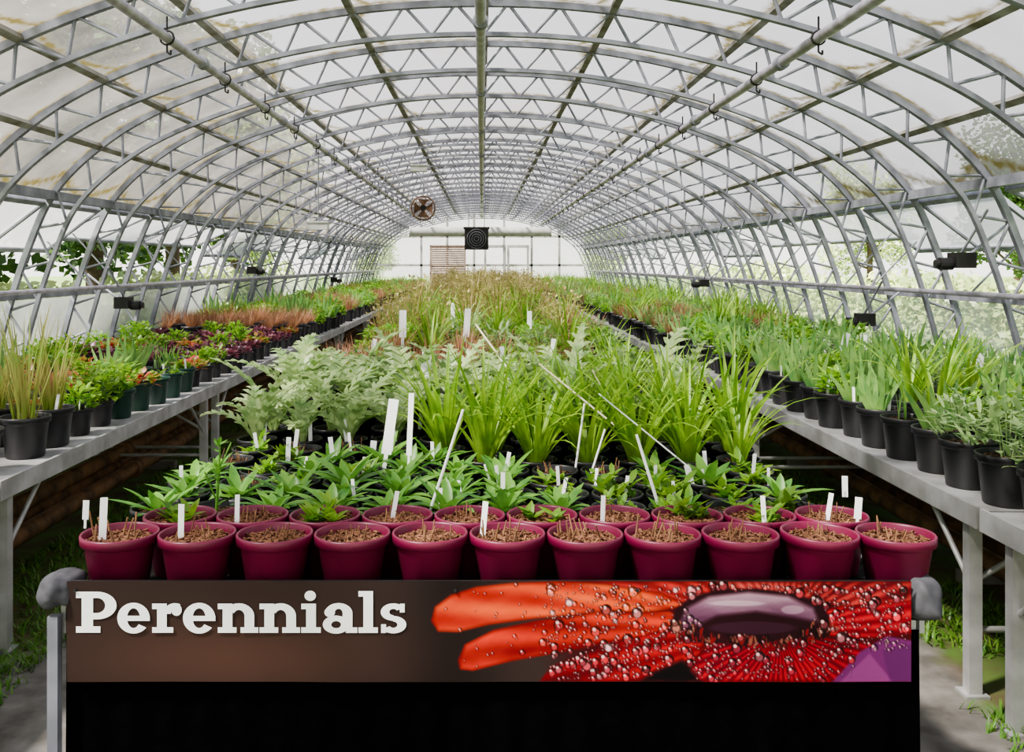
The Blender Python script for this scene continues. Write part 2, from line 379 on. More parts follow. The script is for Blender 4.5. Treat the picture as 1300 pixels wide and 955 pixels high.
mb=MB(); mb.rod((-2.2,0,0),(1.9,0,0),.14,20); mb.rod((-2.25,0,0),(-2.2,0,0),.16,20); mb.rod((1.9,0,0),(1.95,0,0),.16,20)
ob('air_duct',mb.mesh('d',[M['boxw']]),None,(.1,28,EYE+.95),label='pale horizontal air duct below end gable',category='duct')
e=ob('unit_heater',None,None,(-.14,24,EYE+.36),label='dark hanging fan heater unit with square grille',category='heater')
mb=MB(); mb.box(-.3,-.2,0,.3,.2,.55); mb.box(-.33,-.22,.52,.33,.22,.57); ob('casing',mb.mesh('hc',[M['dark']],False),e)
mb=MB(); 
for r in (.06,.12,.18,.24): 
    mb.lathe([(r-.006,0),(r+.006,0),(r+.006,.01),(r-.006,.01),(r-.006,0)],24)
mb2=MB(); 
for v in mb.v: mb2.v.append((v[0],-.21-v[2],v[1]+.27))
mb2.f=mb.f; mb2.m=mb.m
ob('fan_grille',mb2.mesh('hg',[M['alu']]),e)
rodob('hanger',(-.2,0,.57),(-.2,0,1.18),.01,'alu',e); rodob('hanger',(.2,0,.57),(.2,0,1.18),.01,'alu',e)
e=ob('circulation_fan',None,None,(-1.12,18,EYE+1.06),label='round brown caged circulation fan hanging from truss',category='fan')
def yl(src):
    m=MB(); m.v=[(v[0],v[2],v[1]) for v in src.v]; m.f=[f[::-1] for f in src.f]; m.m=src.m; return m
mb=MB(); mb.lathe([(.23,-.06),(.24,0),(.23,.06),(.215,.06),(.225,0),(.215,-.06),(.23,-.06)],32)
for r in (.06,.09,.12,.15,.18,.205): mb.lathe([(r,-.065),(r+.008,-.065),(r+.008,-.07),(r,-.07),(r,-.065)],24)
ob('cage',yl(mb).mesh('fc',[M['brown']]),e)
for k in range(4):
    mb=MB(); a=k*math.pi/2
    mb.poly([(math.cos(a+o)*r,math.sin(a+o)*r,z) for r,o,z in ((.04,-.3,-.02),(.2,-.6,-.03),(.21,.55,.03),(.04,.4,.02))])
    ob('blade',yl(mb).mesh('fb',[M['brown']]),e)
rodob('motor',(0,-.04,0),(0,.1,0),.06,'dark',e,16); rodob('hanger',(0,0,.23),(0,0,.46),.012,'alu',e)
def fixture(px,py,z,s=1,lab='small grey control box hanging from roof'):
    x=(px-VX)/F*z; h=(VY-py)/F*z
    e=ob('hanging_sensor_box',None,None,(x,z,EYE+h),label=lab,category='sensor')
    mb=MB(); mb.box(-.13*s,-.08,-.05*s,.13*s,.08,.05*s); mb.box(-.14*s,-.09,.04*s,.14*s,.09,.06*s); ob('housing',mb.mesh('sb',[M['boxw']],False),e)
    rodob('rod',(0,0,.06*s),(0,0,max(.1,zatx(x)-h-.19)),.008,'alu',e)
fixture(404,287,11,.9); fixture(532,214,14,.9)
clip=MB()
for i in range(10):
    a0=math.pi*2*i/10; a1=math.pi*2*(i+1)/10
    clip.rod((.04*math.cos(a0),0,.04*math.sin(a0)),(.04*math.cos(a1),0,.04*math.sin(a1)),.006,5)
clip.rod((0,0,.04),(0,0,.12),.006,5); clip.rod((0,0,-.04),(0,0,-.08),.006,5); clip.rod((0,0,-.08),(.022,0,-.095),.006,5); clip.rod((.022,0,-.095),(.022,0,-.07),.006,5)
clip_me=clip.mesh('clip',[M['dark']])
mb=MB(); mb.rod((0,0,0),(0,0,.12),.01); rh_me=mb.mesh('rh',[M['alu']])
for X,h,r,nm,yend in ((-1.77,1.27,.028,'heating_pipe',27),(1.89,1.27,.032,'heating_pipe',30),(-.01,1.53,.034,'ridge_pipe',31)):
    e=ob(nm,None,None,(X,0,EYE+h),label='long grey pipe hung on hooks under roof trusses',category='pipe')
    rodob('pipe',(0,Y0,0),(0,yend,0),r,'pipe',e,14)
    mb=MB(); mb.rod((0,0,0),(0,.08,0),r*1.45,14); cme=mb.mesh('cp',[M['alu']])
    for y in RIBS[::2]:
        if y<yend-.5: ob('coupling',cme,e,(0,y+.6,0))
    for y in RIBS:
        if y<yend: ob('hanger_hook',clip_me if nm=='heating_pipe' else rh_me,e,(0,y-.02,0))
def motor(x,y,h,s):
    e=ob('vent_motor',None,None,(x,y,EYE+h),label='dark vent opener motor mounted on side wall rail',category='motor',group='vent motors')
    mb=MB(); mb.box(-.07,-.07,-.05,.07,.07,.06); mb.rod((-.16*s,0,-.02),(-.07*s,0,-.02),.045,14); mb.rod((-.19*s,0,-.02),(-.16*s,0,-.02),.03,14)
    ob('housing',mb.mesh('mh',[M['dark']],False),e)
    rodob('arm',(0,0,.0),(s*.35,0,.28),.012,'alu',e); rodob('arm',(0,0,.06),(s*.05,-.25,.35),.01,'alu',e)
motor(-3.45,9.1,-.38,-1); motor(-3.45,22,-.38,-1); motor(-3.45,14.2,-.1,-1); motor(3.4,8.4,-.5,1); motor(3.4,6.7,0.02,1); motor(3.4,14.5,-.3,1)
# ------------------------------------------------------------------ floor and outside
mb=MB(); mb.quadstrip([[(-4.12,Y0-.1,0),(4.12,Y0-.1,0)],[(-4.12,Y1+.1,0),(4.12,Y1+.1,0)]]); ob('floor',mb.mesh('floor',[M['floor']],False),kind='structure',label='concrete aisles with soil and moss under benches')
mb=MB(); mb.quadstrip([[(-80,-30,-.03),(80,-30,-.03)],[(-80,110,-.03),(80,110,-.03)]]); ob('ground',mb.mesh('ground',[M['lawn']],False),kind='structure',label='grass ground outside the greenhouse')
# ------------------------------------------------------------------ benches
RODC={}
def bench(x0,x1,y0,y1,top='bench'):
    e=ob('plant_bench',None,None,((x0+x1)/2,(y0+y1)/2,0),label='long pale galvanised greenhouse bench on metal legs',category='bench',group='greenhouse benches')
    w=(x1-x0)/2; l=(y1-y0)/2; key=round(w,3)
    if key not in RODC:
        mb=MB(); mb.box(-w+.01,-l,BT-.03,w-.01,l,BT,1 if top=='mat' else 0); 
        for s in (-1,1):
            xa=s*w; mb.box(min(xa,xa-s*.012),-l,BT-.06,max(xa,xa-s*.012),l,BT+.012)
        mb.box(-w+.02,-l,BT-.06,w-.02,-l+.012,BT-.03)
        t=mb.mesh('bt',[M['bench'],M['mat']],False)
        m=MB(); m.box(-.022,-.022,0,.022,.022,BT-.06); m.box(-.04,-.04,0,.04,.04,.01); lg=m.mesh('lg',[M['bench']],False)
        m=MB(); m.rod((-(w-.05),0,.22),(w-.05,0,.22),.012); b1=m.mesh('b1',[M['bench']])
        kn=[]
        for sx in (-1,1):
            m=MB(); m.rod((sx*(w-.05),0,.38),(sx*(w-.42),0,BT-.06),.010); kn.append(m.mesh('kn',[M['bench']]))
        m=MB(); m.rod((0,0,.36),(0,.3,BT-.06),.010); k2=m.mesh('kn',[M['bench']])
        RODC[key]=(t,lg,b1,kn,k2)
    t,lg,b1,kn,k2=RODC[key]
    ob('bench_top',t,e)
    for yy in (-l+.12,l-.12):
        ob('brace',b1,e,(0,yy,0))
        for i,sx in enumerate((-1,1)):
            ob('leg',lg,e,(sx*(w-.05),yy,0)); ob('brace',kn[i],e,(0,yy,0)); ob('brace',k2,e,(sx*(w-.05),yy,0),(0,0,0 if yy<0 else math.pi))
y=.62
while y<31:
    bench(-3.45,-1.74,y,y+2.78); y+=2.8
y=.26
while y<31:
    bench(1.6,3.4,y,y+2.78); y+=2.8
y=2.2
while y<29:
    bench(-.98,1.03,y,y+2.78,'mat'); y+=2.8  # centre bench gets the dark top that stands in for shade between pots
sup=MB(); sup.box(-.2,-.03,0,.2,.03,.055); sup_me=sup.mesh('ps',[M['concrete']],False)
for s,X in ((-1,-2.3),(1,2.3)):
    for i,(dx,h) in enumerate(((0,.10),(.14,.10),(.07,.22))):
        e=ob('heating_pipe',None,None,(s*(2.3+dx),0,h),label='rusty brown heating pipe near the ground under bench',category='pipe',group='floor heating pipes')
        rodob('pipe',(0,.3,0),(0,31,0),.045,'rust',e,14)
        mb=MB(); mb.rod((0,0,0),(0,.08,0),.058,14); cm=mb.mesh('fcp',[M['rust']])
        for y in np.arange(3.2,31,3.0): ob('coupling',cm,e,(0,float(y),0))
    for y in np.arange(1.9,31,2.4):
        ob('pipe_support',sup_me,None,(s*2.37,float(y),0),label='low concrete rest under heating pipes',category='support',group='pipe supports')
for s in (-1,1):
    mb=MB()
    for i in range(6400):
        x=s*random.choice([random.uniform(1.6,2.2),random.uniform(1.55,2.2),random.uniform(2.7,3.9)]); y=1.2+random.random()**1.6*10
        if mnoise.noise(Vector((x*1.5,y*1.2,s)))<-0.16: continue
        for k in range(3): mb.blade((x+random.uniform(-.02,.02),y+random.uniform(-.02,.02),0),random.uniform(0,6.28),random.uniform(.03,.07),.007,random.uniform(.7,1.5),.6,2,fold=0)
    ob('grass_patch',mb.mesh('gp',[M['grass']]),kind='stuff',label='moss and grass growing under the side bench',category='grass')
# ------------------------------------------------------------------ pots
def potmesh(R,r,H,n=36):
    mb=MB(); L=.16*H
    pr=[(0.0,0.0),(r-.004,0),(r,.004),(r+(R-.006-r)*.82,H-L-.004),(R-.006,H-L),(R,H-L+.002),(R+.001,H-.003),(R-.001,H),(R-.004,H),(R-.006,H-.004),(R-.011,H-.03),(R-.013,H-.04)]
    mb.lathe(pr,n); return mb
POT={}
SOIL={}
SL=.020
def soilmb(R,z,n=10,chips=70):
    mb=MB(); rows=[]
    for k in range(6):
        rr=R*k/5
        rows.append([(rr*math.cos(2*math.pi*i/24),rr*math.sin(2*math.pi*i/24),z+random.uniform(-.002,.003)+.006*(1-k/5)) for i in range(24)])
    mb.quadstrip(rows,0,True)
    for i in range(chips):
        a=random.uniform(0,6.28); rr=R*math.sqrt(random.random())*.93; d=Vector((random.uniform(-1,1),random.uniform(-1,1),random.uniform(-.35,.35))).normalized()*random.uniform(.004,.012)
        p=Vector((rr*math.cos(a),rr*math.sin(a),z+.005)); mb.rod(p-d,p+d,random.uniform(.0015,.0036),4)
    return mb
for nm,R,r,H,mk in (('burg',.0915,.064,.15,'burg'),('blk',.076,.055,.125,'black'),('blkL',.1,.075,.17,'black'),('grn',.085,.06,.15,'dgreen')):
    POT[nm]=(potmesh(R,r,H),R,r,H,mk)
    SOIL[nm]=[soilmb(R-.0095,H-SL,chips=130 if nm=='burg' else 25) for _ in range(4)]
POTME={k:v[0].mesh(k+'_pot',[M[v[4]]]) for k,v in POT.items()}
SOILME={k:[s.mesh('soil',[M['soil'] if k=='burg' else M['soild']]) for s in v] for k,v in SOIL.items()}
U=random.uniform
lance=lambda t: math.sin(math.pi*min(1,.12+.88*t))**.8
def f_irisb():
    mb=MB()
    for c in range(2):
        az=U(0,3.14); cx,cy=U(-.03,.03),U(-.03,.03); a=Vector((math.cos(az),math.sin(az),0)); nrm=Vector((-math.sin(az),math.cos(az),0))
        for i in range(5):
            k=(i-2)/2; L=U(.17,.31)*(1-.25*abs(k)); rows=[]; p=Vector((cx,cy,0))+a*k*.025; ang=k*.42; cv=U(-.3,.3)
            for j in range(6):
                t=j/5; d=a*math.sin(ang*(1+.5*t))+Vector((0,0,1))*math.cos(ang*(1+.5*t))+nrm*cv*t
                if j: p=p+d*L/5
                s=(a*math.cos(ang)-Vector((0,0,1))*math.sin(ang)); w=.015*(1-t**2.6)+.0004
                rows.append([p+s*w,p+nrm*.003*(1-t),p-s*w])
            mb.quadstrip(rows)
    return mb
def f_lily():
    mb=MB()
    for i in range(22):
        a=U(0,6.28); mb.blade((math.cos(a)*.02,math.sin(a)*.02,0),a,U(.24,.46),.019,U(1.2,1.52),U(.2,1.7),7,prof=lambda t:(1-t**2)*1.0,fold=.45)
    return mb
def f_arti():
    mb=MB()
    for i in range(6):
        a=i*1.047+U(-.3,.3); mb.lobed((math.cos(a)*.01,math.sin(a)*.01,0),a,U(.32,.5),U(.17,.24),U(1.15,1.5),U(.7,1.9),7)
    return mb
def f_ros():
    mb=MB()
    for i in range(15):
        a=i*2.4+U(-.2,.2); q=i/15; mb.blade((0,0,0),a,U(.09,.17)*(1.1-.4*q),.030,.4+q*.9,U(.3,1.1),5,prof=lance,fold=.35)
    return mb
def f_sprout():
    mb=MB()
    for c in range(random.randint(3,6)):
        cx,cy=U(-.04,.04),U(-.04,.04); h=U(.005,.05)
        for i in range(7):
            a=i*1.05+U(-.3,.3); mb.blade((cx,cy,h*i/6),a,U(.03,.06),.02,U(.4,1.1),U(.1,.6),3,prof=lance,fold=.3)
    return mb
def f_bush(n=110,R=.09,H=.16,lw=.028,ll=.05,pl=.6):
    mb=MB()
    for i in range(9):
        a=U(0,6.28); r=U(.2,.8)*R; mb.rod((math.cos(a)*.015,math.sin(a)*.015,0),(math.cos(a)*r,math.sin(a)*r,H*.8),.002,4,cap=False)
    for i in range(n):
        a=U(0,6.28); r=R*math.sqrt(U(.05,1)); z=H*U(.15,1)*(1-.35*(r/R)**2)
        mb.blade((math.cos(a)*r,math.sin(a)*r,z),a+U(-1.2,1.2),ll*U(.6,1.2),lw*U(.7,1.1),U(-.1,1.1),U(0,pl),3,prof=lance,fold=.25)
    return mb
def f_sage(): return f_bush(120,.1,.2,.017,.06)
def f_reed(n=46,H=.5,w=.009,spread=.25,R=.05):
    mb=MB()
    for i in range(n):
        a=U(0,6.28); r=R*math.sqrt(random.random()); mb.blade((math.cos(a)*r,math.sin(a)*r,0),a+U(-.5,.5),H*U(.4,1.05),w,math.pi/2-U(0,spread),U(0,.5),4,fold=.2)
    return mb
def f_sedge(): return f_reed(110,.22,.005,.75,.045)
def f_tan():
    mb=f_reed(26,.5,.006,.3,.05); 
    mb.add(f_bush(70,.13,.48,.03,.05),(0,0,0)); return mb
def f_low(): return f_bush(80,.085,.07,.035,.04)
def f_twig():
    mb=MB()
    for c in range(random.randint(9,13)):
        x,y=U(-.045,.045),U(-.045,.045); mb.rod((x,y,-.004),(x+U(-.015,.015),y+U(-.015,.015),U(.012,.05)),.0022,5,r2=.0014)
    return mb
def f_tall():
    mb=MB(); mb.rod((0,0,0),(.01,.0,.16),.004,5,r2=.002)
    for i in range(26):
        z=U(.02,.17); a=U(0,6.28); mb.blade((.005,0,z),a,U(.015,.035),.012,U(.3,1.2),.3,2,prof=lance)
    for j in range(3): mb.rod((0,0,.03+j*.03),(U(-.06,.06),U(-.04,.04),.1+j*.03),.002,4)
    return mb
KINDS={
 'iris':(f_irisb,'iris','blue-green sword-leaved iris'),
 'daylily':(f_lily,'lily','green arching strap-leaved daylily'),
 'artichoke':(f_arti,'arti','silvery green lobed artichoke'),
 'rosette_perennial':(f_ros,'rosette','low green rosette of leaves'),
 'seedling':(f_sprout,'bush','small fresh green shoots'),
 'leafy_perennial':(f_bush,'bush','bushy green leafy perennial'),
 'sage':(f_sage,'grey','grey-green leafy perennial'),
 'reed':(f_reed,'reed','tall green and tan reed'),
 'sedge':(f_sedge,'sedge','tuft of thin brown sedge'),
 'meadow_perennial':(f_tan,'tan','tall pale stems, light leaves'),
 'red_foliage_plant':(f_low,'redl','low red and green foliage'),
 'purple_foliage_plant':(f_low,'purple','low dark purple foliage'),
 'dormant_perennial':(f_twig,'stem','short dry cut stems'),
 'dry_stem_perennial':(f_tall,'rosette','upright dry leafy stem'),
}
FM={}; FMB={}
for k,(fn,mt,_) in KINDS.items():
    n=6 if k in('daylily','artichoke','iris','rosette_perennial','seedling') else 4
    FMB[k]=[fn() for _ in range(n)]
    FM[k]=[b.mesh(k+'_leaves',[M[mt]]) for b in FMB[k]]
lb=MB(); w=.0075
lb.box(-w,-.0006,.0,w,.0006,.085); lb.poly([(-w,0,0),(0,0,-.03),(w,0,0)])
LAB=lb.mesh('plant_label',[M['white']],False)
PN={'burg':'burgundy','blk':'black','blkL':'large black','grn':'dark green'}
CMB={}
simple={}
for k,(pm,R,r,H,mk) in POT.items():
    m=MB(); m.lathe([(r,0),(R-.006,H*.83),(R,H*.84),(R,H),(R-.008,H),(R-.012,H-.022)],14); 
    m.poly([(math.cos(i*math.pi/7)*(R-.012),math.sin(i*math.pi/7)*(R-.012),H-.022) for i in range(14)],1); simple[k]=m
def combo(kind,pot):
    key=(kind,pot)
    if key not in CMB:
        L=[]
        for b in FMB[kind][:4]:
            m=MB(); m.add(simple[pot]); m.add(b,(0,0,POT[pot][3]-.022),mo=2); L.append(m)
        CMB[key]=(L,[m.mesh('potted_'+kind,[M[POT[pot][4]],M['soild'],M[KINDS[kind][1]]]) for m in L])
    return CMB[key]
def put(kind,pot,x,y,sc=1,near=True,lab=None,labz=None,fs=None,grp=None,tilt=0):
    H=POT[pot][3]
    label='%s in %s pot on bench'%(KINDS[kind][2],PN[pot])
    g=grp or ('potted %s plants on benches'%kind.replace('_',' '))
    rz=U(0,6.28)
    if not near:
        me=random.choice(combo(kind,pot)[1]); 
        return ob('potted_'+kind,me,None,(x,y,BT),(0,0,rz),sc,label=label,category='potted plant',group=g)
    e=ob('potted_'+kind,None,None,(x,y,BT+abs(tilt)*.06),(0,tilt,0),None,label=label,category='potted plant',group=g)
    ob('pot',POTME[pot],e,rot=(0,0,rz)); ob('soil',random.choice(SOILME[pot]),e,rot=(0,0,rz))
    ob('foliage' if kind!='dormant_perennial' else 'stems',random.choice(FM[kind]),e,(0,0,H-SL),(0,0,rz),fs or sc)
    if lab is None: lab=random.random()<.45
    if lab:
        R=POT[pot][1]-.03
        lx,ly=(lab if isinstance(lab,tuple) else (U(-.7,.7)*R,U(-.9,.2)*R))
        ob('plant_label',LAB,e,(lx,ly,H-.012),(U(-.2,.1),U(-.2,.2),U(-.5,.5)),labz or U(.6,.95))
    return e
flab={0:(-.035,-.02),1:(-.04,-.0),5:(-.06,0.02)}
for i in range(11):
    x=-.878+.1879*i
    put('dormant_perennial','burg',x,2.292+U(-.004,.004),lab=flab.get(i,False),labz=.95 if i!=0 else 1.15,grp='burgundy pots at bench front',fs=U(.8,1.4),tilt=.03 if i==9 else 0)
kindsB=['seedling','dormant_perennial','seedling','dormant_perennial','dormant_perennial','seedling','dormant_perennial','seedling','seedling','dormant_perennial']
for i in range(10):
    x=-.785+.1883*i
    put(kindsB[i],'burg',x,2.458+U(-.002,.004),lab=i in(1,3,6,8,9),labz=.8,grp='burgundy pots at bench front')
for j,y in enumerate((2.632,2.79,2.948,3.106)):
    n=12
    for i in range(n):
        x=-.90+.160*i+(0.02 if j%2 else 0)
        if j==0 and i>7: kind,pot=('seedling','blk')
        elif x<.12+ (0.1 if j<2 else 0): kind,pot=('rosette_perennial','blk') 
        else: kind,pot=(random.choice(['seedling','rosette_perennial','seedling']),'blk')
        if j==0 and i==1: kind='dry_stem_perennial'
        if j>=2 and x<-.35 and random.random()<.6: kind='seedling'
        if j>=2 and random.random()<.2: kind='dormant_perennial'
        put(kind,pot,x,y,sc=U(.85,1.2),lab=random.random()<.45,labz=U(.6,.9))
for j,y in enumerate((3.28,3.47,3.66)):
    n=11
    for i in range(n):
        x=-.87+.176*i+(.03 if j%2 else 0)
        if x>-.12-.05*j: put('daylily','blk',x,y,sc=U(.85,1.18),lab=random.random()<.25)
        else: put(random.choice(['seedling','rosette_perennial','dormant_perennial','dormant_perennial']) if j<2 else 'artichoke','blk',x,y,sc=U(.9,1.2) if j<2 else U(.6,.8),lab=random.random()<.7,labz=U(.8,1.1))
for j,y in enumerate((3.90,4.17,4.44)):
    for i in range(8):
        x=-.86+.24*i+(.05 if j%2 else 0)
        kind='artichoke' if (x<.45 or random.random()<.5) else 'daylily'
        put(kind,'blkL' if j else 'blk',x,y,sc=U(.75,1.02))
y=4.72
while y<11.6:
    step=.235
    for i in range(8):
        x=-.85+.245*i+U(-.015,.015)
        r=random.random()
        if y<5.3: k=random.choice(['sage','leafy_perennial','seedling','leafy_perennial','sedge'])
        elif y<6.4: k='sedge' if (x<-.2 or r<.4) else random.choice(['leafy_perennial','sage'])
        elif y<8: k=random.choice(['leafy_perennial','leafy_perennial','sage','sedge','daylily','reed'])
        else: k=random.choice(['leafy_perennial','meadow_perennial','sage','sedge','daylily'])
        sc=U(.85,1.25)
        if k=='reed': sc*=.7
        put(k,'blkL' if i%2 else 'blk',x,y,sc=sc,near=y<5.4,labz=U(.9,1.3))
    y+=step
put('dormant_perennial','blkL',-1.93,3.6,lab=True); put('dormant_perennial','blkL',-2.16,3.62,lab=True); put('red_foliage_plant','blkL',-2.4,3.62)
put('dormant_perennial','blk',-1.9,3.38,lab=True)
def leftkind(x,y):
    a=abs(x); r=random.random()
    if y<4.35: return 'reed' if a<3.0 else 'leafy_perennial'
    if y<5.4: return random.choice(['red_foliage_plant','leafy_perennial','seedling','leafy_perennial','sedge']) if a<2.3 else random.choice(['reed','iris','leafy_perennial','red_foliage_plant'])
    if y<6.6: return random.choice(['red_foliage_plant','leafy_perennial','red_foliage_plant','seedling','iris'])
    if y<9.2: return 'purple_foliage_plant' if r<.6 else random.choice(['red_foliage_plant','leafy_perennial','seedling'])
    if y<10.6: return 'sedge'
    return random.choice(['leafy_perennial','leafy_perennial','iris'])
y=3.92
while y<12:
    for i in range(6):
        x=-1.89-.25*i+U(-.015,.015); k=leftkind(x,y)
        if y<4.0 and i==0:
            put('reed','blkL',x,y,sc=1.05,lab=True); continue
        pot='blkL' if k in('reed','sedge') else ('grn' if (4.8<y<6 and i<2) else 'blk')
        sc=U(.85,1.15)
        if k=='reed': sc*=.7+.2*(y<4.5)
        if k in('leafy_perennial','iris') and y>10: sc*=1.3
        put(k,pot,x,y+U(-.01,.01),sc=sc,near=(y<6.2 and i<3) or y<5)
    y+=.25
def rightkind(x,y):
    r=random.random()
    if y<3.6: return 'sage' if x<2.3 else 'leafy_perennial'
    if y<4.6: return 'iris' if (r<.55 or x<1.9) else random.choice(['leafy_perennial','seedling','daylily'])
    if y<6.6: return 'iris' if r<.6 else random.choice(['leafy_perennial','sage','seedling'])
    if y<8.5: return random.choice(['iris','iris','leafy_perennial','seedling','sage'])
    return random.choice(['iris','leafy_perennial','daylily','sedge','sage'])
y=2.9
while y<12:
    for i in range(6):
        x=1.75+.25*i+U(-.015,.015); k=rightkind(x,y)
        sc=U(.85,1.15)
        put(k,'blk' if k in('sage',) and y>5 else 'blkL',x,y,sc=sc*(1.1 if y<3.6 else 1),near=(y<6.2 and i<3) or y<5)
    y+=.25
def mass(name,xs,y0,y1,dy,kf,scf,label):
    big=MB(); mats=[]; idx={}
    y=y0
    while y<y1:
        for x in xs:
            k=kf(x,y); pot='blk'; L,_=combo(k,pot); m=random.choice(L); mts=[M['black'],M['soild'],M[KINDS[k][1]]]
            for q in mts:
                if q.name not in idx: idx[q.name]=len(mats); mats.append(q)
            b0=len(big.m); big.add(m,(x+U(-.03,.03),y+U(-.04,.04),BT),U(0,6.28),scf(y)*U(.85,1.2))
            for t in range(b0,len(big.m)): big.m[t]=idx[mts[big.m[t]].name]
        y+=dy
    return ob(name,big.mesh(name,mats),kind='stuff',label=label,category='potted plants')
mass('distant_potted_plants',[-.85+.28*i for i in range(7)],11.75,28.5,.33,lambda x,y: random.choice(['meadow_perennial','meadow_perennial','leafy_perennial','sage','sedge']) ,lambda y:1.0+.012*(y-11.7),'mixed pale brown and green potted perennials crowding the bench')
mass('distant_potted_plants',[-1.9-.3*i for i in range(5)],12.1,30,.33,lambda x,y: random.choice(['leafy_perennial','leafy_perennial','iris','sedge']) ,lambda y:1.15,'mixed green potted perennials crowding the side bench')
mass('distant_potted_plants',[1.75+.3*i for i in range(5)],12.1,30,.33,lambda x,y: random.choice(['leafy_perennial','sage','iris','sedge','daylily']) ,lambda y:1.15,'mixed green potted perennials crowding the side bench')
# ------------------------------------------------------------------ stakes, canes, placards
def P3(px,py,y): return ((px-VX)/F*y,y,EYE+(VY-py)/F*y)
def cane(p,q,y,r=.004,dy=.0,mat='white',lab='thin pale cane stuck among the potted plants'):
    a=Vector(P3(p[0],p[1],y)); b=Vector(P3(q[0],q[1],y+dy))
    mb=MB(); mb.rod(a-a,b-a,r,8,r2=r*.8); ob('garden_cane',mb.mesh('cn',[M[mat]]),None,a,label=lab,category='cane',group='garden canes')
cane((545,652),(588,520),2.62,.0045); cane((840,655),(808,552),2.66,.005); cane((668,500),(604,412),3.8,.005,.2,'cane'); cane((790,548),(684,462),3.25,.004,.1,'cane')
cane((745,620),(768,545),3.1,.004); cane((728,615),(742,512),3.15,.004); cane((800,560),(752,470),3.45,.004,.1,'cane'); cane((632,640),(615,590),2.9,.004); 
cane((880,598),(760,500),3.15,.003)
def placard(px,py0,py1,y,w,tilt=0,lean=-.1):
    x,_,z0=P3(px,py1,y); z1=EYE+(VY-py0)/F*y; h=z1-z0; ww=w/F*y
    e=ob('plant_sign',None,None,(x,y,z0),(lean,tilt,U(-.2,.2)),label='plain white plastic plant sign on a stake between pots',category='sign',group='white plant signs')
    mb=MB(); mb.box(-ww/2,-.001,h*.25,ww/2,.001,h); ob('sign_plate',mb.mesh('sp',[M['white']],False),e)
    mb=MB(); zb=BT+.1-z0; mb.box(-ww*.2,-.001,zb,ww*.2,.001,h*.25); ob('stake',mb.mesh('ss',[M['white']],False),e)
placard(487,507,600,3.15,13,.12); placard(518,500,605,3.1,7,.02); placard(538,446,490,4.0,12,.1); placard(511,394,440,6.2,9); placard(591,392,440,6.0,8,.05); placard(470,560,600,3.35,8,.1)
placard(108,636,668,2.5,8,.0)
placard(1088,632,668,2.4,9,.1); placard(880,590,625,2.9,8,-.2); placard(1073,605,640,2.9,7,0); placard(1220,505,548,3.9,12,0); placard(1240,448,500,5,10,.2); placard(1062,420,470,6,9,.35)
placard(1095,425,470,6.5,9,.1); placard(1040,430,470,6.8,8,.3); placard(672,395,425,7,6); placard(575,385,415,8,5); placard(700,430,460,5.2,6,.1); placard(640,440,475,4.9,6,-.1); placard(470,430,465,5.4,6,.15)
# ------------------------------------------------------------------ banner
BY=2.17; S=F/BY
bx0=(85-VX)/S; bx1=(1157-VX)/S; bz1=EYE-(738-VY)/S; bz0=EYE-(866-VY)/S
ban=ob('banner_sign',None,None,((bx0+bx1)/2,BY,bz0),label='printed banner reading Perennials with a red dewy flower',category='banner')
W,Hh=1100,132
px=85+(1157-85)*(np.arange(W)+.0)/(W-1); py=738+128*(np.arange(Hh))/(Hh-1)
X,Yy=np.meshgrid(px,py)
def nz(sx,sy,seed):
    r=np.random.RandomState(seed); out=np.zeros_like(X)
    for o in range(5):
        ph=r.uniform(0,6.28,4); a=r.uniform(0,6.28); k=2**o
        out+=np.sin((X*math.cos(a)/sx+Yy*math.sin(a)/sy)*k+ph[0]+1.5*np.sin((X*math.sin(a)/sx-Yy*math.cos(a)/sy)*k+ph[1]))/k
    return out/2
col=np.zeros((Hh,W,3))
g=np.exp(-(((X-300)/190)**2+((Yy-835)/50)**2)); g2=np.exp(-((X-580)/60)**2)
col[:]=np.array([52,40,37]); col+=g[...,None]*np.array([26,15,10]); col-=g2[...,None]*np.array([22,18,16])
def blend(mask,c):
    global col
    m=np.clip(mask,0,1)[...,None]; c=np.array(c,float); col=col*(1-m)+c*m
def poly(pts,soft=2.5):
    inside=np.zeros_like(X,bool); d=np.full_like(X,1e9); n=len(pts)
    for i in range(n):
        x1,y1=pts[i]; x2,y2=pts[(i+1)%n]
        cnd=((y1>Yy)!=(y2>Yy))&(X<(x2-x1)*(Yy-y1)/(y2-y1+1e-9)+x1); inside^=cnd
        L2=(x2-x1)**2+(y2-y1)**2; t=np.clip(((X-x1)*(x2-x1)+(Yy-y1)*(y2-y1))/L2,0,1)
        d=np.minimum(d,np.hypot(X-(x1+t*(x2-x1)),Yy-(y1+t*(y2-y1))))
    return np.where(inside,np.clip(.5+d/soft,0,1),np.clip(.5-d/soft,0,1)),np.where(inside,d,0)
AX=np.arctan2(Yy-800,X-990)
def petal(pts,c1,c2,seed,freq=46,edge=(70,8,12),ew=5):
    global col
    m,d=poly(pts); st=np.sin(AX*freq+1.2*nz(120,60,seed)); t=np.clip(.5+.32*st+.34*nz(40,20,seed+9),0,1)[...,None]
    cc=np.array(c1)*(1-t)+np.array(c2)*t
    e=np.clip(1-d/ew,0,1)[...,None]*.6; cc=cc*(1-e)+np.array(edge)*e
    col=col*(1-m[...,None])+cc*m[...,None]
blend(np.clip((X-690)/60,0,1),(64,8,14))
petal([(700,738),(905,738),(900,760),(830,775),(760,768),(700,752)],(196,54,48),(90,14,20),31,60)
petal([(547,788),(552,770),(572,755),(604,745),(650,740),(704,738),(770,742),(840,752),(880,770),(820,778),(740,780),(680,786),(620,794),(580,803),(556,802)],(226,96,54),(156,34,26),11,70)
